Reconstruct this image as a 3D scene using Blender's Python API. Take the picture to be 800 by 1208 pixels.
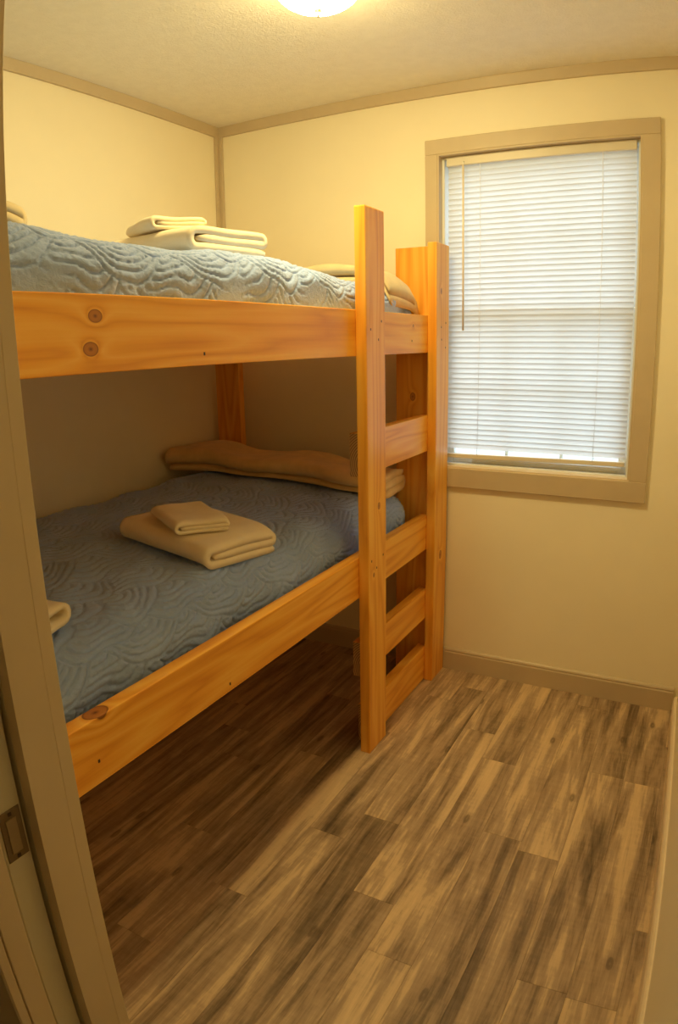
import bpy, bmesh, math, random
from mathutils import Vector, Matrix, noise
import numpy as np

for o in list(bpy.data.objects):
    bpy.data.objects.remove(o)
scene = bpy.context.scene
C = scene.collection

# ------------------------------------------------------------------ camera
cam = bpy.data.cameras.new('camera')
cam_ob = bpy.data.objects.new('camera', cam)
C.objects.link(cam_ob)
scene.camera = cam_ob
_r = Vector((0.8802881949, 0.4740487584, -0.0192475592))
_u = Vector((-0.0977128614, 0.2208492780, 0.9704008415))
_f = Vector((-0.4642681236, 0.8523516710, -0.2407316729))
M = Matrix.Identity(4)
for i in range(3):
    M[i][0], M[i][1], M[i][2] = _r[i], _u[i], -_f[i]
M[0][3], M[1][3], M[2][3] = 2.03678, -2.64872, 1.40632
cam_ob.matrix_world = M
cam.sensor_fit = 'VERTICAL'
cam.sensor_height = 24.0
cam.sensor_width = 24.0 * 800 / 1208
cam.clip_start = 0.02
# wide lens with barrel distortion (real lens of the photograph)
cam.type = 'PANO'
cam.panorama_type = 'FISHEYE_LENS_POLYNOMIAL'
cam.fisheye_fov = math.radians(150)
cam.fisheye_polynomial_k0 = 0.0
cam.fisheye_polynomial_k1 = -0.06201502131792999
cam.fisheye_polynomial_k2 = -0.00022933149464390523
cam.fisheye_polynomial_k3 = 9.125007509254555e-05
cam.fisheye_polynomial_k4 = -3.4212265361836987e-06

# ------------------------------------------------------------------ world and exposure
SKY = (0.77, 0.89, 1.0)
SKY_STRENGTH = 2.6
LAMP_COLOR = (1.0, 0.77, 0.315)
LAMP_STRENGTH = 200.0
world = bpy.data.worlds.new('overcast_sky')
scene.world = world
world.use_nodes = True
bg = world.node_tree.nodes['Background']
bg.inputs[0].default_value = (*SKY, 1)
bg.inputs[1].default_value = SKY_STRENGTH
vs = scene.view_settings
vs.view_transform = 'Standard'
vs.look = 'None'
vs.gamma = 1.0
vs.use_curve_mapping = False
vs.exposure = 0.22
scene.cycles.max_bounces = 12
scene.cycles.diffuse_bounces = 9

# ------------------------------------------------------------------ helpers
def link(o, parent=None):
    C.objects.link(o)
    if parent is not None:
        o.parent = parent
    return o

def tag(o, label=None, cat=None, group=None, kind=None):
    if label: o['label'] = label
    if cat: o['category'] = cat
    if group: o['group'] = group
    if kind: o['kind'] = kind
    return o

def empty(name, loc=(0, 0, 0)):
    o = bpy.data.objects.new(name, None)
    o.location = loc
    o.empty_display_size = 0.05
    return link(o)

def wpos(o):
    p = Vector((0, 0, 0))
    while o is not None:
        p += o.location
        o = o.parent
    return p

def from_bm(name, bm, mat, parent=None, origin=None, smooth=False):
    """bmesh in world coordinates -> object whose origin is at `origin` (default: bounding-box centre)."""
    me = bpy.data.meshes.new(name)
    if origin is None:
        xs = [v.co for v in bm.verts]
        origin = Vector([(min(c[i] for c in xs) + max(c[i] for c in xs)) / 2 for i in range(3)])
    origin = Vector(origin)
    for v in bm.verts:
        v.co -= origin
    bmesh.ops.recalc_face_normals(bm, faces=bm.faces)
    bm.to_mesh(me); bm.free()
    if smooth:
        me.polygons.foreach_set('use_smooth', [True] * len(me.polygons))
    if mat: me.materials.append(mat)
    o = bpy.data.objects.new(name, me)
    link(o, parent)
    o.location = origin - (wpos(parent) if parent else Vector((0, 0, 0)))
    return o

def bm_box(bm, x0, x1, y0, y1, z0, z1):
    vs_ = [bm.verts.new((x, y, z)) for x in (x0, x1) for y in (y0, y1) for z in (z0, z1)]
    for f in ((0, 1, 3, 2), (4, 6, 7, 5), (0, 4, 5, 1), (2, 3, 7, 6), (0, 2, 6, 4), (1, 5, 7, 3)):
        bm.faces.new([vs_[i] for i in f])
    return vs_

def box(name, x0, x1, y0, y1, z0, z1, mat, parent=None, bevel=0.0, seg=2, smooth=False):
    bm = bmesh.new()
    bm_box(bm, x0, x1, y0, y1, z0, z1)
    if bevel > 0:
        bmesh.ops.bevel(bm, geom=list(bm.edges), offset=bevel, segments=seg, affect='EDGES', profile=0.6)
    return from_bm(name, bm, mat, parent, smooth=smooth)

def prism(name, prof, axis, a0, a1, mat, parent=None):
    """extrude a closed 2D profile along an axis; prof gives the two other coordinates in axis order."""
    bm = bmesh.new()
    rings = []
    for a in (a0, a1):
        ring = []
        for p in prof:
            c = list(p); c.insert(axis, a)
            ring.append(bm.verts.new(c))
        rings.append(ring)
    n = len(prof)
    for i in range(n):
        bm.faces.new((rings[0][i], rings[0][(i + 1) % n], rings[1][(i + 1) % n], rings[1][i]))
    bm.faces.new(rings[0]); bm.faces.new(rings[1][::-1])
    return from_bm(name, bm, mat, parent)

def lathe(name, prof, cx, cy, mat, parent=None, n=48, smooth=True):
    bm = bmesh.new()
    rings = []
    for r, z in prof:
        if r < 1e-6:
            rings.append([bm.verts.new((cx, cy, z))])
        else:
            rings.append([bm.verts.new((cx + r * math.cos(2 * math.pi * k / n), cy + r * math.sin(2 * math.pi * k / n), z)) for k in range(n)])
    for a, b in zip(rings, rings[1:]):
        for k in range(n):
            k2 = (k + 1) % n
            if len(a) == 1 and len(b) > 1: bm.faces.new((a[0], b[k], b[k2]))
            elif len(b) == 1 and len(a) > 1: bm.faces.new((a[k], a[k2], b[0]))
            elif len(a) > 1: bm.faces.new((a[k], a[k2], b[k2], b[k]))
    return from_bm(name, bm, mat, parent, smooth=smooth)

def tube(name, pts, r, mat, parent=None, n=8):
    bm = bmesh.new()
    rings = []
    pts = [Vector(p) for p in pts]
    for i, p in enumerate(pts):
        d = (pts[min(i + 1, len(pts) - 1)] - pts[max(i - 1, 0)]).normalized()
        a = d.orthogonal().normalized(); b = d.cross(a)
        rings.append([bm.verts.new(p + r * (math.cos(2 * math.pi * k / n) * a + math.sin(2 * math.pi * k / n) * b)) for k in range(n)])
    for a, b in zip(rings, rings[1:]):
        # align ring starts
        for k in range(n):
            bm.faces.new((a[k], a[(k + 1) % n], b[(k + 1) % n], b[k]))
    bm.faces.new(rings[0]); bm.faces.new(rings[-1])
    return from_bm(name, bm, mat, parent, smooth=True)

# ------------------------------------------------------------------ materials
class NT:
    def __init__(s, name):
        s.m = bpy.data.materials.new(name); s.m.use_nodes = True
        s.t = s.m.node_tree; s.n = s.t.nodes; s.l = s.t.links
        s.bsdf = s.n['Principled BSDF']; s.out = s.n['Material Output']
    def add(s, typ, **kw):
        nd = s.n.new(typ)
        for k, v in kw.items():
            if k in nd.bl_rna.properties.keys(): setattr(nd, k, v)
        return nd
    def val(s, sock, v):
        if isinstance(v, bpy.types.NodeSocket): s.l.new(v, sock)
        else: sock.default_value = v
    def math(s, op, a, b=0.0, c=0.0, clamp=False):
        nd = s.n.new('ShaderNodeMath'); nd.operation = op; nd.use_clamp = clamp
        s.val(nd.inputs[0], a); s.val(nd.inputs[1], b); s.val(nd.inputs[2], c)
        return nd.outputs[0]
    def vmath(s, op, a, b=(0, 0, 0)):
        nd = s.n.new('ShaderNodeVectorMath'); nd.operation = op
        s.val(nd.inputs[0], a); s.val(nd.inputs[1], b)
        return nd.outputs['Value'] if op in ('LENGTH', 'DISTANCE', 'DOT_PRODUCT') else nd.outputs[0]
    def coord(s, kind='Object'):
        return s.n.new('ShaderNodeTexCoord').outputs[kind]
    def mapping(s, vec, scale=(1, 1, 1), loc=(0, 0, 0)):
        nd = s.n.new('ShaderNodeMapping'); s.l.new(vec, nd.inputs['Vector'])
        nd.inputs['Scale'].default_value = scale
        s.val(nd.inputs['Location'], loc)
        return nd.outputs[0]
    def noise(s, vec, scale, detail=4, rough=0.55, dist=0.0):
        nd = s.n.new('ShaderNodeTexNoise'); s.l.new(vec, nd.inputs['Vector'])
        nd.inputs['Scale'].default_value = scale; nd.inputs['Detail'].default_value = detail
        nd.inputs['Roughness'].default_value = rough; nd.inputs['Distortion'].default_value = dist
        return nd.outputs['Fac']
    def ramp(s, fac, stops, interp='LINEAR'):
        nd = s.n.new('ShaderNodeValToRGB'); s.l.new(fac, nd.inputs[0])
        cr = nd.color_ramp; cr.interpolation = interp
        while len(cr.elements) < len(stops): cr.elements.new(0.5)
        for e, (p, c) in zip(cr.elements, stops):
            e.position = p; e.color = (*c, 1) if len(c) == 3 else c
        return nd.outputs[0]
    def mix(s, fac, a, b, blend='MIX'):
        nd = s.n.new('ShaderNodeMix'); nd.data_type = 'RGBA'; nd.blend_type = blend
        s.val(nd.inputs[0], fac)
        for sock, v in ((nd.inputs[6], a), (nd.inputs[7], b)):
            if isinstance(v, bpy.types.NodeSocket): s.l.new(v, sock)
            else: sock.default_value = (*v, 1) if len(v) == 3 else v
        return nd.outputs[2]
    def bump(s, h, strength=0.3, dist=0.01, normal=None):
        nd = s.n.new('ShaderNodeBump'); s.l.new(h, nd.inputs['Height'])
        nd.inputs['Strength'].default_value = strength; nd.inputs['Distance'].default_value = dist
        if normal is not None: s.l.new(normal, nd.inputs['Normal'])
        return nd.outputs[0]
    def set(s, color=None, rough=None, normal=None, **kw):
        b = s.bsdf
        if color is not None: s.val(b.inputs['Base Color'], (*color, 1) if isinstance(color, tuple) and len(color) == 3 else color)
        if rough is not None: s.val(b.inputs['Roughness'], rough)
        if normal is not None: s.l.new(normal, b.inputs['Normal'])
        for k, v in kw.items(): s.val(b.inputs[k], v)
        return s.m

def painted(name, col, rough=0.55, var=0.06, bump=0.05, scale=6.0):
    t = NT(name)
    co = t.coord()
    n1 = t.noise(co, scale, 3)
    c = t.ramp(n1, [(0.3, tuple(x * (1 - var) for x in col)), (0.7, tuple(min(1, x * (1 + var * 0.5)) for x in col))])
    n2 = t.noise(co, 180, 2)
    return t.set(c, rough, t.bump(n2, bump, 0.002))

def wood(name, axis, base=1.0, knots=(), rough=0.38):
    """shellacked pine; axis = index of the grain direction; knots = [(object-space point, radius)]"""
    t = NT(name)
    co = t.coord()
    inf = t.n.new('ShaderNodeObjectInfo')
    offs = t.vmath('SCALE', (7.3, 3.1, 5.7))
    off_node = offs.node; t.l.new(inf.outputs['Random'], off_node.inputs['Scale'])
    p = t.vmath('ADD', co, offs)
    # bend the grain around knots
    kn_d = None
    for (kp, kr) in knots:
        sc = [1, 1, 1]; sc[axis] = 0.72
        d = t.vmath('LENGTH', t.vmath('MULTIPLY', t.vmath('SUBTRACT', co, kp), tuple(sc)))
        d = t.math('DIVIDE', d, kr)
        kn_d = d if kn_d is None else t.math('MINIMUM', kn_d, d)
    s_long, s_x = 1.1, 15.0
    sc = [s_x] * 3; sc[axis] = s_long
    pm = t.mapping(p, tuple(sc))
    warp = t.noise(pm, 0.55, 2, 0.5)
    if kn_d is not None:
        bend = t.math('DIVIDE', 0.16, t.math('ADD', t.math('MULTIPLY', kn_d, kn_d), 0.25))
        warp = t.math('ADD', warp, bend)
    rings = t.math('FRACT', t.math('MULTIPLY', warp, 9.0))
    rings = t.math('MULTIPLY', t.math('ABSOLUTE', t.math('SUBTRACT', rings, 0.5)), 2.0)
    sc2 = [140.0] * 3; sc2[axis] = 3.0
    fine = t.noise(t.mapping(p, tuple(sc2)), 1.0, 3, 0.6)
    sc3 = [4.0] * 3; sc3[axis] = 1.6
    blot = t.noise(t.mapping(p, tuple(sc3)), 1.0, 2, 0.5)
    f = t.math('ADD', t.math('MULTIPLY', rings, 0.42), t.math('ADD', t.math('MULTIPLY', fine, 0.38), t.math('MULTIPLY', blot, 0.34)))
    col = t.ramp(f, [(0.25, (0.72 * base, 0.275 * base, 0.024 * base)), (0.55, (0.88 * base, 0.41 * base, 0.045 * base)), (0.85, (0.95 * base, 0.53 * base, 0.09 * base))])
    if kn_d is not None:
        core = t.ramp(kn_d, [(0.0, (0.06, 0.02, 0.005)), (0.16, (0.30, 0.10, 0.018)), (0.40, (0.50, 0.19, 0.028)), (0.78, (0.46, 0.17, 0.025)), (0.92, (0.20, 0.065, 0.010)), (1.0, (0.6, 0.25, 0.03))])
        fac = t.ramp(kn_d, [(0.0, (1, 1, 1)), (0.92, (1, 1, 1)), (1.06, (0, 0, 0))])
        col = t.mix(fac, col, core)
    r = t.math('ADD', rough - 0.06, t.math('MULTIPLY', fine, 0.15))
    m = t.set(col, r, t.bump(fine, 0.12, 0.001), **{'Specular IOR Level': 0.45})
    return m

def plank_mat():
    t = NT('weathered_plank')
    geo = t.n.new('ShaderNodeTexCoord').outputs['Object']
    inf = t.n.new('ShaderNodeObjectInfo')
    off = t.vmath('SCALE', (31.7, 17.9, 0.0)); t.l.new(inf.outputs['Random'], off.node.inputs['Scale'])
    p = t.vmath('ADD', geo, off)
    world = t.n.new('ShaderNodeNewGeometry').outputs['Position']
    big = t.noise(t.mapping(p, (13, 1.25, 1)), 1.0, 4, 0.62, 0.75)
    mid = t.noise(t.mapping(p, (36, 3.0, 1)), 1.0, 5, 0.68, 0.35)
    fine = t.noise(t.mapping(p, (190, 8, 1)), 1.0, 3, 0.6)
    saw = t.noise(t.mapping(p, (18, 60, 1)), 1.0, 2, 0.6)
    rnd = t.math('MULTIPLY', t.math('SUBTRACT', inf.outputs['Random'], 0.5), 0.07)
    f = t.math('ADD', t.math('MULTIPLY', big, 0.80), t.math('MULTIPLY', mid, 0.42))
    f = t.math('ADD', f, t.math('MULTIPLY', fine, 0.16))
    f = t.math('ADD', f, t.math('MULTIPLY', saw, 0.08))
    f = t.math('ADD', t.math('SUBTRACT', f, 0.225), rnd)
    col = t.ramp(f, [(0.28, (0.085, 0.055, 0.030)), (0.40, (0.215, 0.146, 0.085)), (0.49, (0.37, 0.258, 0.158)), (0.545, (0.44, 0.315, 0.195)), (0.585, (0.57, 0.41, 0.24)), (0.72, (0.70, 0.515, 0.30))])
    # small knots
    vo = t.n.new('ShaderNodeTexVoronoi'); vo.feature = 'F1'; vo.voronoi_dimensions = '2D'
    t.l.new(t.mapping(p, (6.4, 2.4, 1)), vo.inputs['Vector']); vo.inputs['Scale'].default_value = 1.0
    kd = vo.outputs['Distance']
    kf = t.ramp(kd, [(0.0, (0.45,) * 3), (0.02, (0.8,) * 3), (0.045, (0.7,) * 3), (0.06, (0.15,) * 3), (0.09, (0, 0, 0))])
    sepc = t.n.new('ShaderNodeSeparateColor'); t.l.new(vo.outputs['Color'], sepc.inputs[0])
    sel = t.math('GREATER_THAN', sepc.outputs[0], 0.62)
    col = t.mix(t.math('MULTIPLY', t.math('MULTIPLY', kf, 0.75), sel), col, (0.06, 0.035, 0.018))
    m = t.set(col, t.math('ADD', 0.36, t.math('MULTIPLY', mid, 0.22)), t.bump(t.math('ADD', fine, t.math('MULTIPLY', mid, 0.6)), 0.18, 0.0015), **{'Specular IOR Level': 0.35})
    return m

def cloth(name, col, var=0.1, bump=0.35, scale=900, sheen=0.25, rough=0.95):
    t = NT(name)
    co = t.coord()
    n1 = t.noise(co, 14, 3)
    n2 = t.noise(co, scale, 2)
    c = t.ramp(n1, [(0.3, tuple(x * (1 - var) for x in col)), (0.7, tuple(min(1, x * (1 + var * .6)) for x in col))])
    return t.set(c, rough, t.bump(n2, bump, 0.002), **{'Sheen Weight': sheen, 'Specular IOR Level': 0.15})

MW = painted('cream_wall_paint', (0.91, 0.845, 0.65), 0.5, 0.03, 0.10, 3)
MT = painted('tan_trim_paint', (0.58, 0.475, 0.32), 0.45, 0.05, 0.04)
MTL = painted('pale_trim_paint', (0.80, 0.67, 0.48), 0.5, 0.05, 0.04)
MD = painted('pale_door_paint', (0.72, 0.68, 0.54), 0.45, 0.04, 0.04)
MH = painted('hall_wall_paint', (0.86, 0.80, 0.66), 0.6, 0.03, 0.05)
MV = painted('white_vinyl', (0.80, 0.83, 0.84), 0.35, 0.02, 0.02)
def ceiling_mat():
    t = NT('stippled_ceiling')
    co = t.coord()
    a = t.noise(co, 75, 4, 0.6, 1.2)
    b = t.noise(co, 22, 2)
    h = t.ramp(a, [(0.35, (0, 0, 0)), (0.62, (1, 1, 1))])
    c = t.ramp(b, [(0.3, (0.82, 0.78, 0.69)), (0.7, (0.86, 0.82, 0.73))])
    return t.set(c, 0.8, t.bump(h, 0.3, 0.004))
MC = ceiling_mat()
MP = plank_mat()
MSUB = painted('dark_underlay', (0.03, 0.022, 0.016), 0.8)
W_Y = wood('pine_along_length', 1)
W_Z = wood('pine_upright', 2)
W_X = wood('pine_across', 0)
def end_grain():
    t = NT('pine_end_grain')
    co = t.coord()
    d = t.vmath('LENGTH', t.vmath('MULTIPLY', t.vmath('SUBTRACT', co, (0.06, 0, -0.03)), (1, 0, 1)))
    r = t.math('SINE', t.math('MULTIPLY', d, 900.0))
    c = t.ramp(t.math('ADD', t.math('MULTIPLY', r, 0.5), 0.5), [(0.2, (0.30, 0.15, 0.05)), (0.8, (0.62, 0.42, 0.20))])
    return t.set(c, 0.7)
W_END = end_grain()
M_SCREW = painted('dark_screw', (0.05, 0.03, 0.02), 0.6)
M_TOWEL = cloth('cream_terry', (0.90, 0.80, 0.60), 0.05, 0.6, 700)
M_BLANKET = cloth('tan_fleece', (0.80, 0.57, 0.27), 0.12, 0.4, 500)
M_BLANKET2 = cloth('pale_tan_fleece', (0.68, 0.56, 0.34), 0.10, 0.4, 500)
M_BRASS = painted('bronze_plate', (0.20, 0.145, 0.085), 0.35)
M_BRASS.node_tree.nodes['Principled BSDF'].inputs['Metallic'].default_value = 0.7
def quilt_mat():
    t = NT('blue_quilt')
    co = t.coord()
    n1 = t.noise(co, 9, 3)
    weave = t.noise(co, 420, 2)
    puck = t.noise(co, 95, 3, 0.6, 0.6)
    c = t.ramp(n1, [(0.3, (0.285, 0.405, 0.76)), (0.7, (0.335, 0.465, 0.85))])
    h = t.math('ADD', t.math('MULTIPLY', weave, 0.25), puck)
    return t.set(c, 0.85, t.bump(h, 0.45, 0.004), **{'Sheen Weight': 0.35, 'Specular IOR Level': 0.2})
MQ = quilt_mat()

# ------------------------------------------------------------------ room shell
H = 2.40
YF = -2.2635           # room face of the front (door) wall
YH = -2.378            # hall face of the front wall
XJ = 1.489             # opening edge at the pocket side
WX0, WX1, WZ0, WZ1 = 1.0649, 1.8251, 0.9023, 2.1295   # window opening
def xr(y): return 2.088 - 0.027 * (y + 0.09)           # right wall surface

floor = box('floor', -0.15, 3.2, -3.8, 0.12, -0.10, -0.004, MSUB)
tag(floor, 'dark grey-brown weathered wood-look plank floor', kind='structure')
random.seed(5)
PWID = 0.119
k0 = 1.596
xs = [k0 + PWID * i for i in range(-14, 13)]
forced = {0: -0.61, 1: None}
joints = {-1: -0.61, 2: -0.545, 3: -0.555, -4: -1.19, 1: -1.02, 0: -0.98}
for i in range(-14, 13):
    x0 = k0 + PWID * i
    if x0 > 2.9: continue
    L = 0.915
    j = joints.get(i, -random.uniform(0.05, 0.9))
    ys = [0.0]
    y = j
    while y > 0: y -= L
    while y + L < -0.08: y += L
    while y > -3.75:
        ys.append(y); y -= L
    ys.append(-3.75)
    for a, b in zip(ys, ys[1:]):
        if a - b < 0.01: continue
        bx0 = max(x0, -0.12); bx1 = min(x0 + PWID, 3.1)
        if bx1 - bx0 < 0.01: continue
        if a <= YH and (bx1 < 0.0): continue
        g = 0.0002
        box('plank', bx0 + g, bx1 - g, b + g, a - g, -0.004, 0.0, MP, floor, bevel=0.0004, seg=1)

ceil = box('ceiling', -0.15, 3.2, -3.8, 0.12, H, H + 0.08, MC)
tag(ceil, 'stippled off-white ceiling', kind='structure')
wl = box('wall_left', -0.12, 0.0, YF - 0.2, 0.12, 0, H, MW); tag(wl, 'cream painted wall beside the bunks', kind='structure')
# back wall with the window hole
bm = bmesh.new()
bm_box(bm, 0.0, WX0, 0, 0.12, 0, H); bm_box(bm, WX1, 2.35, 0, 0.12, 0, H)
bm_box(bm, WX0, WX1, 0, 0.12, 0, WZ0); bm_box(bm, WX0, WX1, 0, 0.12, WZ1, H)
wb = from_bm('wall_back', bm, MW); tag(wb, 'cream painted wall with the window', kind='structure')
bm = bmesh.new()
v8 = [(xr(0), 0), (2.35, 0), (2.35, YF), (xr(YF), YF)]
lo = [bm.verts.new((x, y, 0)) for x, y in v8]; hi = [bm.verts.new((x, y, H)) for x, y in v8]
for i in range(4): bm.faces.new((lo[i], lo[(i + 1) % 4], hi[(i + 1) % 4], hi[i]))
bm.faces.new(lo); bm.faces.new(hi)
wr = from_bm('wall_right', bm, MW); tag(wr, 'cream painted wall at the right edge', kind='structure')
# front wall: two skins around the pocket, header, right return
bm = bmesh.new()
XE = 2.132
bm_box(bm, 0, XJ - 0.015, -2.304, YF, 0, H); bm_box(bm, 0, XJ - 0.015, YH, -2.350, 0, H)
bm_box(bm, XJ - 0.015, XE, YH, YF, 2.04, H)
bm_box(bm, XE + 0.015, 2.35, YH, YF, 0, H)
bm_box(bm, 0, 0.6, -2.350, -2.304, 0, H)
wf = from_bm('wall_front', bm, MW); tag(wf, 'cream wall with the pocket door opening', kind='structure')
for nm, a in (('wall_hall_rear', (0.0, 3.1, -3.8, -3.72)), ('wall_hall_left', (-0.12, 0.0, -3.8, YH)), ('wall_hall_right', (3.02, 3.1, -3.72, YH))):
    o = box(nm, a[0], a[1], a[2], a[3], 0, H, MH); tag(o, 'painted hall wall outside the door', kind='structure')
o = box('wall_hall_front', 2.35, 3.02, YH, YF, 0, H, MH); tag(o, 'painted hall wall outside the door', kind='structure')

# split jambs, casings
tj = box('trim_1', XJ - 0.015, XJ, -2.304, YF, 0, 2.04, MTL, bevel=0.0003, seg=1)
tag(tj, 'pale tan pocket door jamb strip on the room side', kind='structure')
tj = box('trim_2', XJ - 0.060, XJ - 0.0002, YF, -2.247, 0, 2.10, MTL, bevel=0.0006, seg=1)
tag(tj, 'pale tan door casing on the room side', kind='structure')
tj = box('trim_3', XJ - 0.015, XJ, YH + 0.0002, -2.350, 0, 2.04, MTL, bevel=0.001, seg=1)
tag(tj, 'pale tan pocket door jamb strip on the hall side', kind='structure')
tj = box('trim_4', XJ - 0.060, XJ - 0.0008, -2.392, YH, 0, 2.10, MTL, bevel=0.002, seg=1)
tag(tj, 'pale tan door casing on the hall side', kind='structure')
tj = box('trim_5', XE, XE + 0.015, YH, YF, 0, 2.04, MTL, bevel=0.001, seg=1)
tag(tj, 'pale tan strike jamb of the doorway', kind='structure')

# pocket door
door = empty('door_1', (1.05, -2.3255, 0)); tag(door, 'pale painted pocket door slid into the wall', kind='structure')
box('door_slab', 0.64, 1.474, -2.342, -2.309, 0.012, 2.03, MD, door, bevel=0.002, seg=1)
lp = box('latch_plate', 1.4738, 1.4754, -2.3385, -2.3125, 0.906, 0.967, M_BRASS, door, bevel=0.0006, seg=1)
tag(lp, 'bronze edge pull plate')
box('finger_pull', 1.4752, 1.4766, -2.3325, -2.3195, 0.915, 0.957, painted('worn_bronze', (0.34, 0.25, 0.14), 0.4), lp, bevel=0.0005, seg=1)
for zz in (0.910, 0.962):
    box('screw', 1.4752, 1.4760, -2.3275, -2.3235, zz - 0.002, zz + 0.002, M_SCREW, lp)

# baseboards with a rounded cap
def base_prof(sign, w0):
    # (offset from wall, z)
    return [(0, 0), (0.013, 0), (0.013, 0.078), (0.010, 0.084), (0.0115, 0.088), (0.009, 0.094), (0.004, 0.0985), (0, 0.0985)]
prof = [(-a, z) for a, z in base_prof(1, 0)]
o = prism('baseboard_back', prof, 0, 0.014, xr(0) - 0.012, MT); tag(o, 'tan baseboard with moulded cap along window wall', kind='structure')
o = prism('baseboard_left', [(a, z) for a, z in base_prof(1, 0)], 1, YF, 0.0, MT); tag(o, 'tan baseboard along the wall under the bunks', kind='structure')
bm = bmesh.new()
rings = []
for y in (-0.075, YF + 0.002):
    rings.append([bm.verts.new((xr(y) - a, y, z)) for a, z in base_prof(1, 0)])
n = len(rings[0])
for i in range(n): bm.faces.new((rings[0][i], rings[0][(i + 1) % n], rings[1][(i + 1) % n], rings[1][i]))
bm.faces.new(rings[0]); bm.faces.new(rings[1][::-1])
o = from_bm('baseboard_right', bm, MTL); tag(o, 'pale tan baseboard along the right wall', kind='structure')

# crown and corner trim
def crown(off, drop): return [(0, H), (off, H), (off, H - 0.004), (0.012, H - drop + 0.004), (0.012, H - drop), (0, H - drop)]
o = prism('trim_6', crown(0.020, 0.042), 1, YF, -0.0125, MT); tag(o, 'tan ceiling moulding above the left wall', kind='structure')
o = prism('trim_7', [(-a, z) for a, z in crown(0.020, 0.042)], 0, 0.0, xr(0), MT); tag(o, 'tan ceiling moulding above the window wall', kind='structure')
o = prism('trim_8', [(0, -0.030), (0.008, -0.030), (0.011, -0.024), (0.011, -0.011), (0.024, -0.011), (0.030, -0.008), (0.030, 0), (0, 0)], 2, 0.0, H - 0.042, MT)
tag(o, 'tan corner moulding behind the bunks', kind='structure')
bm = bmesh.new()
rings = []
for y in (-0.021, YF):
    rings.append([bm.verts.new((xr(y) - a, y, z)) for a, z in crown(0.020, 0.042)])
n = len(rings[0])
for i in range(n): bm.faces.new((rings[0][i], rings[0][(i + 1) % n], rings[1][(i + 1) % n], rings[1][i]))
bm.faces.new(rings[0]); bm.faces.new(rings[1][::-1])
o = from_bm('trim_9', bm, MT); tag(o, 'tan ceiling moulding above the right wall', kind='structure')

# outdoors
def ground_mat():
    t = NT('pale_gravel'); n1 = t.noise(t.coord(), 3, 5)
    return t.set(t.ramp(n1, [(0.3, (0.42, 0.42, 0.39)), (0.7, (0.56, 0.55, 0.51))]), 0.9)
o = box('ground', -15, 18, 0.14, 30, -0.75, -0.65, ground_mat()); tag(o, 'pale gravel yard outside the window', kind='structure')

# ------------------------------------------------------------------ window
win = empty('window_1', (1.445, 0.06, WZ0)); tag(win, 'tan-cased double-hung window', kind='structure')
CO0, CO1, CZ0, CZ1 = 1.0144, 1.8887, 0.8229, 2.1872
box('casing', CO0, WX0, -0.018, 0, WZ0, WZ1, MT, win, 0.002, 1)
box('casing', WX1, CO1, -0.018, 0, WZ0, WZ1, MT, win, 0.002, 1)
box('casing', CO0, CO1, -0.018, 0, WZ1, CZ1, MT, win, 0.002, 1)
box('casing', CO0, CO1, -0.018, 0, CZ0, WZ0, MT, win, 0.002, 1)
jw = 0.006
box('jamb', WX0, WX0 + jw, -0.016, 0.022, WZ0 + jw, WZ1 - jw, MT, win)
box('jamb', WX1 - jw, WX1, -0.016, 0.022, WZ0 + jw, WZ1 - jw, MT, win)
box('jamb', WX0, WX1, -0.016, 0.022, WZ1 - jw, WZ1, MT, win)
box('stool', WX0, WX1, -0.016, 0.030, WZ0, WZ0 + jw, MTL, win)
fw_ = 0.016
box('frame', WX0, WX0 + fw_, 0.022, 0.118, WZ0, WZ1, MV, win, 0.002, 1)
box('frame', WX1 - fw_, WX1, 0.022, 0.118, WZ0, WZ1, MV, win, 0.002, 1)
box('frame', WX0 + fw_, WX1 - fw_, 0.022, 0.118, WZ1 - fw_, WZ1, MV, win, 0.002, 1)
box('frame', WX0 + fw_, WX1 - fw_, 0.030, 0.118, WZ0, WZ0 + 0.012, MV, win, 0.002, 1)
def glass_mat():
    t = NT('window_glass')
    tr = t.n.new('ShaderNodeBsdfTransparent'); tr.inputs[0].default_value = (0.96, 0.98, 0.97, 1)
    gl = t.n.new('ShaderNodeBsdfGlossy'); gl.inputs['Roughness'].default_value = 0.02
    mx = t.n.new('ShaderNodeMixShader'); mx.inputs[0].default_value = 0.06
    t.l.new(tr.outputs[0], mx.inputs[1]); t.l.new(gl.outputs[0], mx.inputs[2]); t.l.new(mx.outputs[0], t.out.inputs[0])
    return t.m
MG = glass_mat()
def sash(name, x0, x1, z0, z1, y0, y1, brail, trail):
    r = box(name, x0, x0 + 0.034, y0, y1, z0, z1, MV, win, 0.002, 1)
    def sub(nm, a, b, c, d, e, f, m=MV, bv=0.002):
        return box(nm, a, b, e, f, c, d, m, r, bv, 1)
    sub('stile', x1 - 0.034, x1, z0, z1, y0, y1)
    sub('bottom_rail', x0 + 0.034, x1 - 0.034, z0, z0 + brail, y0, y1)
    sub('top_rail', x0 + 0.034, x1 - 0.034, z1 - trail, z1, y0, y1)
    ym = (y0 + y1) / 2
    sub('pane', x0 + 0.034, x1 - 0.034, z0 + brail, z1 - trail, ym - 0.0015, ym + 0.0015, MG, 0)
    W = x1 - x0
    for k in (1, 2):
        xm = x0 + 0.034 + (W - 0.068) * k / 3
        sub('muntin', xm - 0.006, xm + 0.006, z0 + brail, z1 - trail, ym + 0.002, ym + 0.007, MV, 0.001)
    zm = (z0 + z1) / 2
    sub('muntin', x0 + 0.034, x1 - 0.034, zm - 0.006, zm + 0.006, ym + 0.0075, ym + 0.012, MV, 0.001)
    return r
ls = sash('lower_sash', WX0 + fw_, WX1 - fw_, WZ0 + 0.012, 1.535, 0.060, 0.084, 0.040, 0.030)
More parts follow.
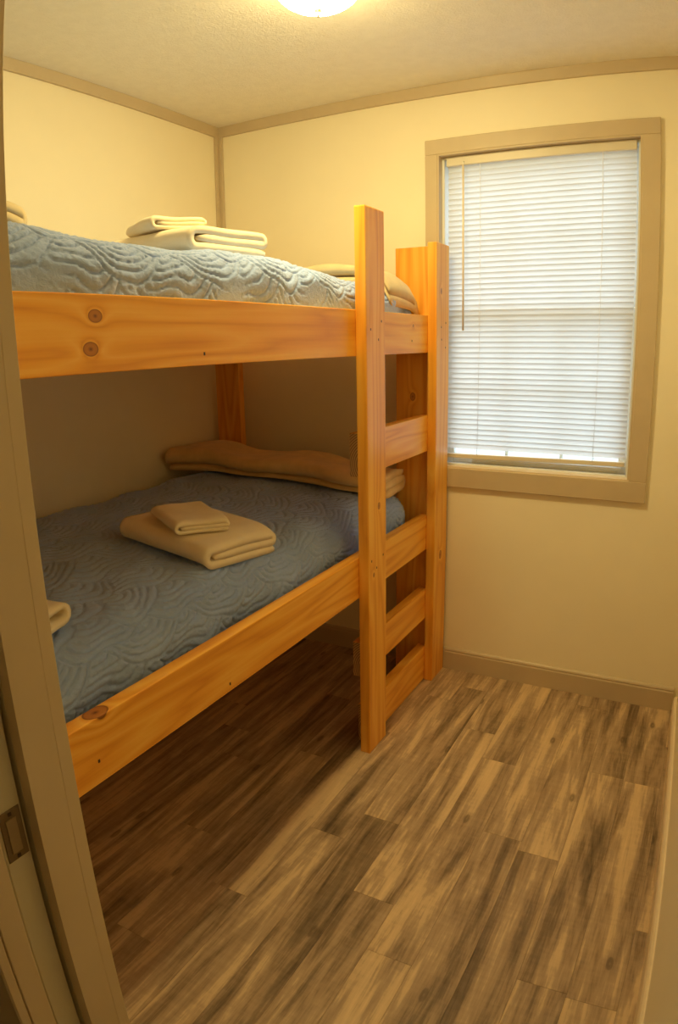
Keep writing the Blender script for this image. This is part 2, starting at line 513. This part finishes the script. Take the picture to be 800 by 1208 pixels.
sash('upper_sash', WX0 + fw_, WX1 - fw_, 1.505, WZ1 - fw_, 0.086, 0.110, 0.030, 0.036)
box('lift_rail', 1.20, 1.79, 0.046, 0.060, 0.930, 0.940, MV, ls, 0.002, 1)

# ------------------------------------------------------------------ blinds
bl = empty('mini_blind', (1.448, 0.036, 0.93))
tag(bl, 'white horizontal mini blind lowered over the window', 'blind')
def slat_mat():
    t = NT('translucent_slat')
    d = t.n.new('ShaderNodeBsdfDiffuse'); d.inputs[0].default_value = (0.82, 0.82, 0.79, 1)
    tr = t.n.new('ShaderNodeBsdfTranslucent'); tr.inputs[0].default_value = (0.85, 0.86, 0.85, 1)
    mx = t.n.new('ShaderNodeMixShader'); mx.inputs[0].default_value = 0.42
    t.l.new(d.outputs[0], mx.inputs[1]); t.l.new(tr.outputs[0], mx.inputs[2]); t.l.new(mx.outputs[0], t.out.inputs[0])
    return t.m
MS = slat_mat()
MHR = painted('cream_headrail', (0.72, 0.67, 0.56), 0.4, 0.02, 0.02)
BX0, BX1 = 1.091, 1.804
BY = 0.034
hr = box('headrail', BX0, BX1, BY - 0.020, BY + 0.012, 2.086, 2.1225, MHR, bl, 0.002, 1)
tilt = math.radians(62)
bm = bmesh.new()
prev = None
NS = 8
for k in range(NS + 1):
    a = (k / NS - 0.5) * 0.025
    crown_ = 0.0022 * (1 - (2 * k / NS - 1) ** 2)
    # a along the slat width: negative = room side (up), crown away from the room
    y = a * math.cos(tilt) + crown_ * math.sin(tilt) * 1.0
    z = -a * math.sin(tilt) + crown_ * math.cos(tilt)
    cur = (bm.verts.new((BX0 + 0.002, y, z)), bm.verts.new((BX1 - 0.002, y, z)))
    if prev: bm.faces.new((prev[0], prev[1], cur[1], cur[0]))
    prev = cur
mid = Vector(((BX0 + BX1) / 2, 0, 0))
slat0 = from_bm('slat', bm, MS, bl, origin=mid, smooth=True)
PITCH = 0.0205
zs = []
z = 2.074
while z > 0.980:
    zs.append(z); z -= PITCH
for i, z in enumerate(zs):
    s = slat0 if i == 0 else slat0.copy()
    if i: link(s, bl)
    s.location = Vector((mid.x, BY, z)) - bl.location
    s.rotation_euler = (math.radians(random.uniform(-1.5, 1.5)), 0, 0)
box('bottom_rail', BX0 + 0.002, BX1 - 0.002, BY - 0.013, BY + 0.011, 0.943, 0.960, MHR, bl, 0.003, 2).rotation_euler = (0, -0.014, 0)
M_CORD = painted('white_cord', (0.86, 0.85, 0.80), 0.7)
for xc in (1.226, 1.684):
    tube('ladder_cord', [(xc, BY - 0.0145, 2.088), (xc, BY - 0.0145, 1.5), (xc, BY - 0.0145, 0.945)], 0.0008, M_CORD, bl, 5)
    tube('ladder_cord', [(xc, BY + 0.0145, 2.088), (xc, BY + 0.0145, 1.5), (xc, BY + 0.0145, 0.945)], 0.0008, M_CORD, bl, 5)
wand = tube('tilt_wand', [(1.163, 0.004, 2.085), (1.1635, 0.002, 1.8), (1.165, 0.003, 1.452)], 0.0042, painted('clear_wand', (0.86, 0.78, 0.62), 0.25), bl, 6)
tube('wand_hook', [(1.163, 0.016, 2.100), (1.163, 0.006, 2.096), (1.163, 0.004, 2.085)], 0.0016, M_CORD, wand, 6)

# ------------------------------------------------------------------ ceiling lamp
LX, LY = 1.088, -0.967
lamp = empty('ceiling_light', (LX, LY, H)); tag(lamp, 'round frosted dome ceiling light glowing warm', 'light')
lathe('lamp_base', [(0, H), (0.128, H), (0.130, H - 0.012), (0.119, H - 0.022), (0, H - 0.022)], LX, LY, painted('white_metal', (0.8, 0.78, 0.7), 0.35), lamp)
R0, DEP = 0.119, 0.074
def dome_mat():
    t = NT('lit_frosted_glass')
    e = t.n.new('ShaderNodeEmission'); e.inputs[0].default_value = (*LAMP_COLOR, 1); 
    # added glow gradient: brightest at bottom, dim by the pan to spare upper walls
    sx = t.n.new('ShaderNodeSeparateXYZ'); t.l.new(t.coord(), sx.inputs[0])
    h = t.math('DIVIDE', t.math('SUBTRACT', DEP / 2, sx.outputs[2]), DEP, clamp=True)
    st = t.math('ADD', 0.08, t.math('MULTIPLY', t.math('POWER', h, 2.1), 0.92))
    t.l.new(t.math('MULTIPLY', st, LAMP_STRENGTH), e.inputs[1])
    t.l.new(e.outputs[0], t.out.inputs[0]); return t.m
R0, DEP = 0.119, 0.074
prof = [(R0 * math.cos(a), H - 0.022 - DEP * math.sin(a)) for a in [math.pi / 2 * k / 14 for k in range(15)]]
prof[-1] = (0, prof[-1][1])
lathe('glass_dome', prof, LX, LY, dome_mat(), lamp)
zf = H - 0.022 - DEP
fin = lathe('finial', [(0, zf + 0.003), (0.012, zf + 0.001), (0.012, zf - 0.002), (0.004, zf - 0.005), (0.006, zf - 0.010), (0.006, zf - 0.014), (0.003, zf - 0.019), (0, zf - 0.020)], LX, LY, painted('brass_finial', (0.45, 0.36, 0.2), 0.35), lamp, 16)

# ------------------------------------------------------------------ bunk bed
B = 1.0764; P = 1.1133; TK = 0.038
bed = empty('bunk_bed', (0.55, -1.1, 0)); tag(bed, 'orange shellacked pine bunk bed with built-in ladder', 'bunk bed')
Y0, Y1 = -2.215, -0.1285
def board(name, x0, x1, y0, y1, z0, z1, mat, bev=0.0025):
    return box(name, x0, x1, y0, y1, z0, z1, mat, bed, bev, 2)
def screws(part, pts, axis=0, r=0.0035):
    for p in pts:
        box('screw', p[0] - 0.0008, p[0] + 0.0006, p[1] - r * 0.7, p[1] + r * 0.7, p[2] - r, p[2] + r, M_SCREW, part)
cy_, cz_ = (Y0 + Y1) / 2, (1.5082 + 1.3682) / 2
cx_ = B - TK / 2
def rel(y, z, zc): return (TK / 2, y - cy_, z - zc)
W_UP = wood('pine_knotted_upper', 1, 1.0, [(rel(-1.775, 1.469, cz_), 0.0125), (rel(-1.791, 1.411, cz_), 0.0135), (rel(-0.297, 1.467, cz_), 0.006)])
r1 = board('upper_rail', B - TK, B, Y0, Y1, 1.3682, 1.5082, W_UP)
screws(r1, [(B, -1.476, 1.393), (B, -0.311, 1.413)])
W_LO = wood('pine_knotted_lower', 1, 1.0, [((0.0, -1.86 - cy_, 0.07), 0.022)])
r2 = board('lower_rail', B - TK, B, Y0, Y1, 0.5859, 0.7255, W_LO)
screws(r2, [(B, -1.46, 0.606), (B, -1.884, 0.635)])
for nm, z0, z1 in (('upper_wall_rail', 1.3682, 1.5082), ('lower_wall_rail', 0.5859, 0.7255)):
    board(nm, 0.016, 0.016 + TK, Y0 + TK, -0.1285, z0, z1, W_Y)
for nm, z0, z1 in (('upper_end_rail', 1.3682, 1.5082), ('lower_end_rail', 0.5859, 0.7255)):
    board(nm, 0.175, 0.915, -0.0895 - TK, -0.0895, z0, z1, W_X)
    board(nm, 0.016 + TK, B - TK, Y0, Y0 + TK, z0, z1, W_X)
W_P1 = wood('pine_post_knotted', 2, 1.0, [((0.0185, 0.0107, 0.885 - 0.905), 0.009), ((0.0185, -0.03, 0.66 - 0.905), 0.006)])
p1 = board('post', B, P, -0.7597, -0.6235, 0, 1.812, W_P1, 0.004)
screws(p1, [(P, -0.651, 1.474), (P, -0.729, 1.448), (P, -0.674, 1.417), (P, -0.649, 0.711), (P, -0.738, 0.713), (P, -0.70, 0.68)])
W_P2 = wood('pine_post_second', 2, 0.98, [((0.0185, 0.0, 0.55 - 0.89), 0.014), ((0.0185, -0.02, 1.6 - 0.89), 0.008)])
p2 = board('post', B, P, -0.1554, -0.0157, 0, 1.778, W_P2, 0.004)
screws(p2, [(P, -0.104, 1.464), (P, -0.054, 1.481), (P, -0.101, 1.417), (P, -0.056, 1.386)])
W_RB = wood('pine_back_post', 2, 0.92, [((0.0, -0.019, 1.197 - 0.8835), 0.012)])
board('corner_post', 0.9335, B - 0.0005, -0.128, -0.090, 0, 1.767, W_RB, 0.003)
board('corner_post', 0.0313, 0.1615, -0.128, -0.090, 0, 1.767, W_Z, 0.003)
board('corner_post', 0.94, B, Y0 - TK - 0.0005, Y0 - 0.0005, 0, 1.767, W_RB, 0.003)
board('corner_post', 0.02, 0.16, Y0 - TK - 0.0005, Y0 - 0.0005, 0, 1.767, W_RB, 0.003)
for z0, z1, ye in ((0.9872, 1.128, -0.738), (0.2844, 0.4121, -0.735), (0.004, 0.1532, -0.700)):
    rg = board('rung', B - TK, B, ye, -0.1285, z0, z1, W_Y)
    eg = box('end_grain', B - TK + 0.001, B - 0.001, ye - 0.0006, ye + 0.0008, z0 + 0.001, z1 - 0.001, W_END, rg)
    tag(eg, 'pale ringed end grain of the rung')
for nm, z in (('upper_platform', 1.40), ('lower_platform', 0.62)):
    board(nm, 0.056, B - TK - 0.001, Y0 + TK + 0.001, -0.129, z - 0.018, z, W_X, 0.001)

# ------------------------------------------------------------------ quilts
def fan(u, v, R=0.135, s=0.0255):
    """overlapping clamshell quilting: distance to the arc stitching"""
    u = u + 0.020 * np.sin(v * 21.0 + 1.3) + 0.008 * np.sin(v * 47 + u * 20)
    v = v + 0.022 * np.sin(u * 19.0) + 0.008 * np.sin(u * 43.0 + v * 17)
    best = np.full(u.shape, -1.0)
    row_h = R * 0.52
    j0 = int(np.floor(u.min() / row_h)) - 4; j1 = int(np.ceil(u.max() / row_h)) + 4
    d_out = np.zeros(u.shape); done = np.zeros(u.shape, bool)
    for j in range(j0, j1):
        cu = j * row_h
        off = (j % 2) * R
        cv = np.round((v - off) / (2 * R)) * 2 * R + off
        d = np.hypot(u - cu, v - cv)
        m = (~done) & (d < R) & (u >= cu - 1e9)
        d_out[m] = d[m]; done |= m
    q = np.abs(((d_out / s) % 1.0) - 0.5) * 2      # 1 on the stitch line (integer multiples)
    return q

def nz(p, s, seed):
    return noise.noise(Vector((p[0] * s + seed, p[1] * s - seed * 0.7, p[2] * s + seed * 1.3)))

def quilt(name, x0, x1, y0, y1, z0, z1, r, seed, label, sagfun, step=0.0043, amp=0.0062):
    nx = int((x1 - x0) / step); ny = int((y1 - y0) / step); nzz = max(4, int((z1 - z0) / step))
    lo_ = np.array([x0, y0, z0]); hi_ = np.array([x1, y1, z1])
    verts = []; faces = []; base = 0
    def add_grid(P, na, nb):
        nonlocal base
        verts.append(P.reshape(-1, 3))
        idx = np.arange((na + 1) * (nb + 1)).reshape(na + 1, nb + 1) + base
        f = np.stack([idx[:-1, :-1], idx[1:, :-1], idx[1:, 1:], idx[:-1, 1:]], -1).reshape(-1, 4)
        faces.append(f); base += (na + 1) * (nb + 1)
    gx = np.linspace(x0, x1, nx + 1); gy = np.linspace(y0, y1, ny + 1); gz = np.linspace(z0, z1, nzz + 1)
    def G(a, b): return np.meshgrid(a, b, indexing='ij')
    X, Y = G(gx, gy); add_grid(np.stack([X, Y, np.full_like(X, z1)], -1), nx, ny)
    Y, Z = G(gy, gz); add_grid(np.stack([np.full_like(Y, x1), Y, Z], -1), ny, nzz)
    X, Z = G(gx, gz); add_grid(np.stack([X[::-1], np.full_like(X, y1), Z], -1), nx, nzz)
    Y, Z = G(gy, gz[[0, -1]]); add_grid(np.stack([np.full_like(Y, x0), Y[::-1], Z], -1), ny, 1)
    X, Z = G(gx, gz[[0, -1]]); add_grid(np.stack([X, np.full_like(X, y0), Z], -1), nx, 1)
    X, Y = G(gx[[0, -1]], gy[[0, -1]]); add_grid(np.stack([X, Y[:, ::-1], np.full_like(X, z0)], -1), 1, 1)
    V = np.concatenate(verts); Fc = np.concatenate(faces)
    il = lo_ + r; ih = hi_ - r; il[2] = z0 - 1.0
    q = np.clip(V, il, ih); d = V - q; L = np.linalg.norm(d, axis=1); L[L < 1e-9] = 1
    nrm = d / L[:, None]
    out = V.copy()
    rr = np.minimum(r, np.maximum(L, 1e-9))
    out = q + nrm * np.minimum(L, r)[:, None]
    u = out[:, 0] + (z1 - out[:, 2]) * (out[:, 0] > (x0 + x1) / 2)
    v = out[:, 1] + (z1 - out[:, 2]) * ((V[:, 1] >= y1 - 1e-6))
    st = fan(u, v)
    pz = amp * (-np.clip((st - 0.66) / 0.34, 0, 1) ** 1.4 + 0.25 * (1 - st))
    # loose cloth undulation
    lowf = 0.004 * np.sin(u * 17 + 3 * np.sin(v * 5 + seed)) * np.sin(v * 11 + seed) + 0.003 * np.sin(u * 31 + v * 23 + seed)
    side = np.clip((z1 - out[:, 2]) / (z1 - z0), 0, 1) * (np.abs(nrm[:, 0]) > 0.3)
    lowf += 0.0011 * np.sin(u * 173 + 5 * np.sin(v * 61)) * np.sin(v * 197 + 4 * np.sin(u * 53)) + 0.0008 * np.sin(u * 311 + v * 97) * np.sin(v * 287 - u * 120)
    lowf += side * (0.007 * np.sin(v * 14 + seed) + 0.005 * np.sin(v * 33 + 2 * seed + u * 9))
    nn = nrm.copy()
    out = out + nn * (pz + lowf)[:, None]
    out[:, 0] = np.minimum(out[:, 0], B - TK - 0.002 + 0.0 * out[:, 0]) if True else out[:, 0]
    out[:, 2] -= sagfun(out[:, 0], out[:, 1]) * np.clip((out[:, 2] - z0) / (z1 - z0), 0, 1)
    org = np.array([(x0 + x1) / 2, (y0 + y1) / 2, z0])
    me = bpy.data.meshes.new(name)
    me.from_pydata((out - org).tolist(), [], Fc.tolist())
    bm = bmesh.new(); bm.from_mesh(me)
    bmesh.ops.remove_doubles(bm, verts=bm.verts, dist=0.0004)
    bmesh.ops.recalc_face_normals(bm, faces=bm.faces)
    bm.to_mesh(me); bm.free()
    me.polygons.foreach_set('use_smooth', [True] * len(me.polygons))
    me.materials.append(MQ)
    o = bpy.data.objects.new(name, me); link(o); o.location = org
    return tag(o, label, 'quilt', 'blue quilted bedspreads')

def sag_up(x, y):
    t = np.clip((y + 0.85) / 0.70, 0, 1)
    return 0.075 * t ** 1.6 + 0.010 * np.sin(y * 7)
def sag_lo(x, y):
    t = np.clip((x - 0.40) / 0.63, 0, 1)
    return 0.055 * t ** 1.4 + 0.004 * np.sin(y * 6 + 1)
quilt('bedspread', 0.058, 1.036, -2.16, -0.145, 1.4005, 1.632, 0.085, 1.7, 'blue quilted bedspread on the upper bunk mattress', sag_up)
quilt('bedspread', 0.058, 1.008, -2.16, -0.140, 0.6205, 0.878, 0.110, 4.1, 'blue quilted bedspread on the lower bunk mattress', sag_lo)

# ------------------------------------------------------------------ folded cloths
def serp(width, layers, t, loose=1.0, flap=None):
    """centre line of a sheet folded back and forth"""
    pts = []
    for k in range(layers):
        zc = (k + 0.5) * t * loose
        w = width / 2 - t / 2
        a, b = (-w, w) if k % 2 == 0 else (w, -w)
        if flap and k == layers - 1: b = b * flap
        for i in range(13):
            s = i / 12
            pts.append((a + (b - a) * s, zc))
        if k < layers - 1:
            r = t * loose / 2
            for i in range(1, 6):
                an = -math.pi / 2 + math.pi * i / 6
                pts.append((b + math.copysign(1, b) * r * math.cos(an), zc + r + r * math.sin(an)))
    return pts

def folded(name, path, t, length, mat, loc, rot, label, cat, group=None, deform=None, seed=0.0, nseg=30, lump=0.004, freq=9.0, gap=0.94, surf=None):
    """sheet of thickness t following a folded centre line in local (y,z), extruded along local x, with soft lumps"""
    bm = bmesh.new()
    n = len(path)
    L_, R_ = [], []
    for i in range(n):
        a = Vector(path[max(i - 1, 0)]); b = Vector(path[min(i + 1, n - 1)])
        d = (b - a).normalized(); nrm = Vector((-d.y, d.x))
        p = Vector(path[i])
        # rounded free edges
        e = min(i, n - 1 - i)
        th = t * gap / 2 * (0.55 if e == 0 else 0.9 if e == 1 else 1.0)
        L_.append(p + nrm * th); R_.append(p - nrm * th)
    outline = L_ + R_[::-1]
    rings = []
    for s in range(nseg + 1):
        x = (s / nseg - 0.5) * length
        e = min(s, nseg - s)
        ring = []
        for (yy, zz) in outline:
            q = Vector((x, yy, zz))
            if deform: q = deform(q)
            w = Vector((nz(q, freq, seed), nz(q, freq, seed + 5), nz(q, freq, seed + 9))) * lump
            w.z *= min(1.0, max(0.0, zz / (2.0 * t)))
            if surf:
                ca, sa = math.cos(rot[2]), math.sin(rot[2])
                w.z += surf(loc[0] + ca * q.x - sa * q.y, loc[1] + sa * q.x + ca * q.y) - loc[2]
            ring.append(bm.verts.new(q + w))
        rings.append(ring)
    m = len(outline)
    for a, b in zip(rings, rings[1:]):
        for k in range(m):
            bm.faces.new((a[k], a[(k + 1) % m], b[(k + 1) % m], b[k]))
    for ring, flip in ((rings[0], False), (rings[-1], True)):
        for k in range(n - 1):
            f = (ring[k], ring[k + 1], ring[m - 2 - k], ring[m - 1 - k])
            bm.faces.new(f if flip else f[::-1])
    o = from_bm(name, bm, mat, None, origin=(0, 0, 0), smooth=True)
    o.location = loc; o.rotation_euler = rot
    return tag(o, label, cat, group)

def surface(x, y, x1, y1, z1, r, sag):
    z = z1
    for c, e in ((x, x1), (y, y1)):
        d = c - (e - r)
        if d > 0:
            if d < r * 0.97: z -= r - math.sqrt(r * r - d * d)
            else: z -= r * 0.757 + (d - r * 0.97) * 3.0
    return z - float(sag(np.array([x]), np.array([y]))[0]) * max(0.0, min(1.0, (z - z1 + 0.25) / 0.25))
def surf_up(x, y): return surface(x, y, 1.036, -0.145, 1.632, 0.085, sag_up) + 0.009
def surf_lo(x, y): return surface(x, y, 1.008, -0.140, 0.878, 0.110, sag_lo) + 0.009

def wrapped(width, h, t, inner=0.45):
    """towel folded over once with the end tucked back inside: smooth outer fold at the front (-y)"""
    pts = []
    w = width / 2
    zb, zt, zm = t / 2, h - t / 2, (h) / 2
    r1 = (zt - zb) / 2
    for i in range(13): pts.append((w - (2 * w - r1) * i / 12 - t / 2, zb))
    for i in range(1, 9):
        an = math.pi * i / 9
        pts.append((-w + r1 - t / 2 + 0.0 - r1 * math.sin(an), zb + r1 - r1 * math.cos(an)))
    r2 = (zt - zm) / 2
    for i in range(15): pts.append((-w + r1 - t / 2 + (2 * w - r1 - r2) * i / 14, zt))
    for i in range(1, 7):
        an = math.pi * i / 7
        pts.append((w - r2 - t / 2 + r2 * math.sin(an), zt - r2 + r2 * math.cos(an)))
    for i in range(10): pts.append((w - r2 - t / 2 - (2 * w * (1 - inner)) * i / 9, zm))
    return pts

def soft_end(L):
    def f(q):
        e = abs(q.x) / (L / 2)
        if e > 0.9: q = Vector((q.x, q.y, q.z * (1 - 0.12 * (e - 0.9) / 0.1)))
        return q
    return f
rad = math.radians
# lower bunk stack
ZL = 0.878
ZU = 1.632
folded('bath_towel', wrapped(0.272, 0.064, 0.0212, 0.14), 0.0212, 0.335, M_TOWEL, (0.785, -1.182, ZL), (0, 0, rad(-6)), 'cream folded bath towel on the lower bunk', 'towel', 'folded towels', soft_end(0.37), 1.0, surf=surf_lo)
folded('washcloth', wrapped(0.150, 0.036, 0.0119, 0.14), 0.0119, 0.185, M_TOWEL, (0.795, -1.232, ZL), (0, 0, rad(-27)), 'small cream washcloth folded on top of the lower bunk towel', 'washcloth', 'folded washcloths', soft_end(0.18), 3.0, lump=0.004, freq=14, surf=lambda x, y: surf_lo(x, y) + 0.069)
# upper bunk stack
folded('bath_towel', wrapped(0.272, 0.064, 0.0212, 0.14), 0.0212, 0.335, M_TOWEL, (0.735, -1.100, ZU), (0, 0, rad(-8)), 'cream folded bath towel on the upper bunk', 'towel', 'folded towels', soft_end(0.37), 11.0, lump=0.007, surf=surf_up)
folded('washcloth', wrapped(0.150, 0.036, 0.0119, 0.14), 0.0119, 0.185, M_TOWEL, (0.700, -1.15, ZU), (0, 0, rad(-24)), 'small cream washcloth folded on top of the upper bunk towel', 'washcloth', 'folded washcloths', soft_end(0.18), 13.0, lump=0.005, freq=14, surf=lambda x, y: surf_up(x, y) + 0.069)

def lower_blanket(q):
    x = q.x
    k = 1.0 + 0.22 * math.exp(-((x + 0.36) / 0.12) ** 2) - 0.08 * math.exp(-((x + 0.15) / 0.1) ** 2) + 0.05 * math.sin(x * 13)
    return Vector((x, q.y * (1 + 0.07 * math.sin(x * 9 + 1)) + 0.012 * math.sin(x * 15), q.z * k))
folded('blanket', serp(0.27, 3, 0.030, 0.97), 0.030, 0.97, M_BLANKET, (0.510, -0.320, ZL), (0, 0, rad(4)), 'tan folded blanket across the head of the lower bunk', 'blanket', 'folded blankets', lower_blanket, 21.0, 44, 0.012, 7.0, surf=lambda x, y: surf_lo(min(x, 0.95), min(y, -0.22)))
def upper_blanket(q):
    return Vector((q.x, q.y + 0.012 * math.sin(q.x * 12), q.z * (1 + 0.15 * math.sin(q.x * 11))))
folded('blanket', serp(0.27, 2, 0.042, 0.97), 0.042, 0.90, M_BLANKET2, (0.590, -0.300, ZU), (0, 0, 0), 'pale tan folded blanket draped at the head of the upper bunk', 'blanket', 'folded blankets', upper_blanket, 31.0, 44, 0.012, 7.0, surf=surf_up)

# cloths at the foot end, mostly behind the door jamb
folded('pillowcase', serp(0.30, 2, 0.020, 1.6), 0.012, 0.30, M_TOWEL, (0.79, -1.95, ZL), (0, 0, rad(10)), 'cream folded cloth on the lower bunk beside the door jamb', 'linen', 'linens at the foot', None, 41.0, 24, 0.012, 10.0, surf=surf_lo)
folded('pillowcase', serp(0.30, 4, 0.022, 1.1), 0.022, 0.34, M_BLANKET2, (0.60, -1.83, ZU), (0, 0, rad(10)), 'tan folded cloth on the upper bunk beside the door jamb', 'linen', 'linens at the foot', None, 43.0, 24, 0.012, 10.0, surf=surf_up)
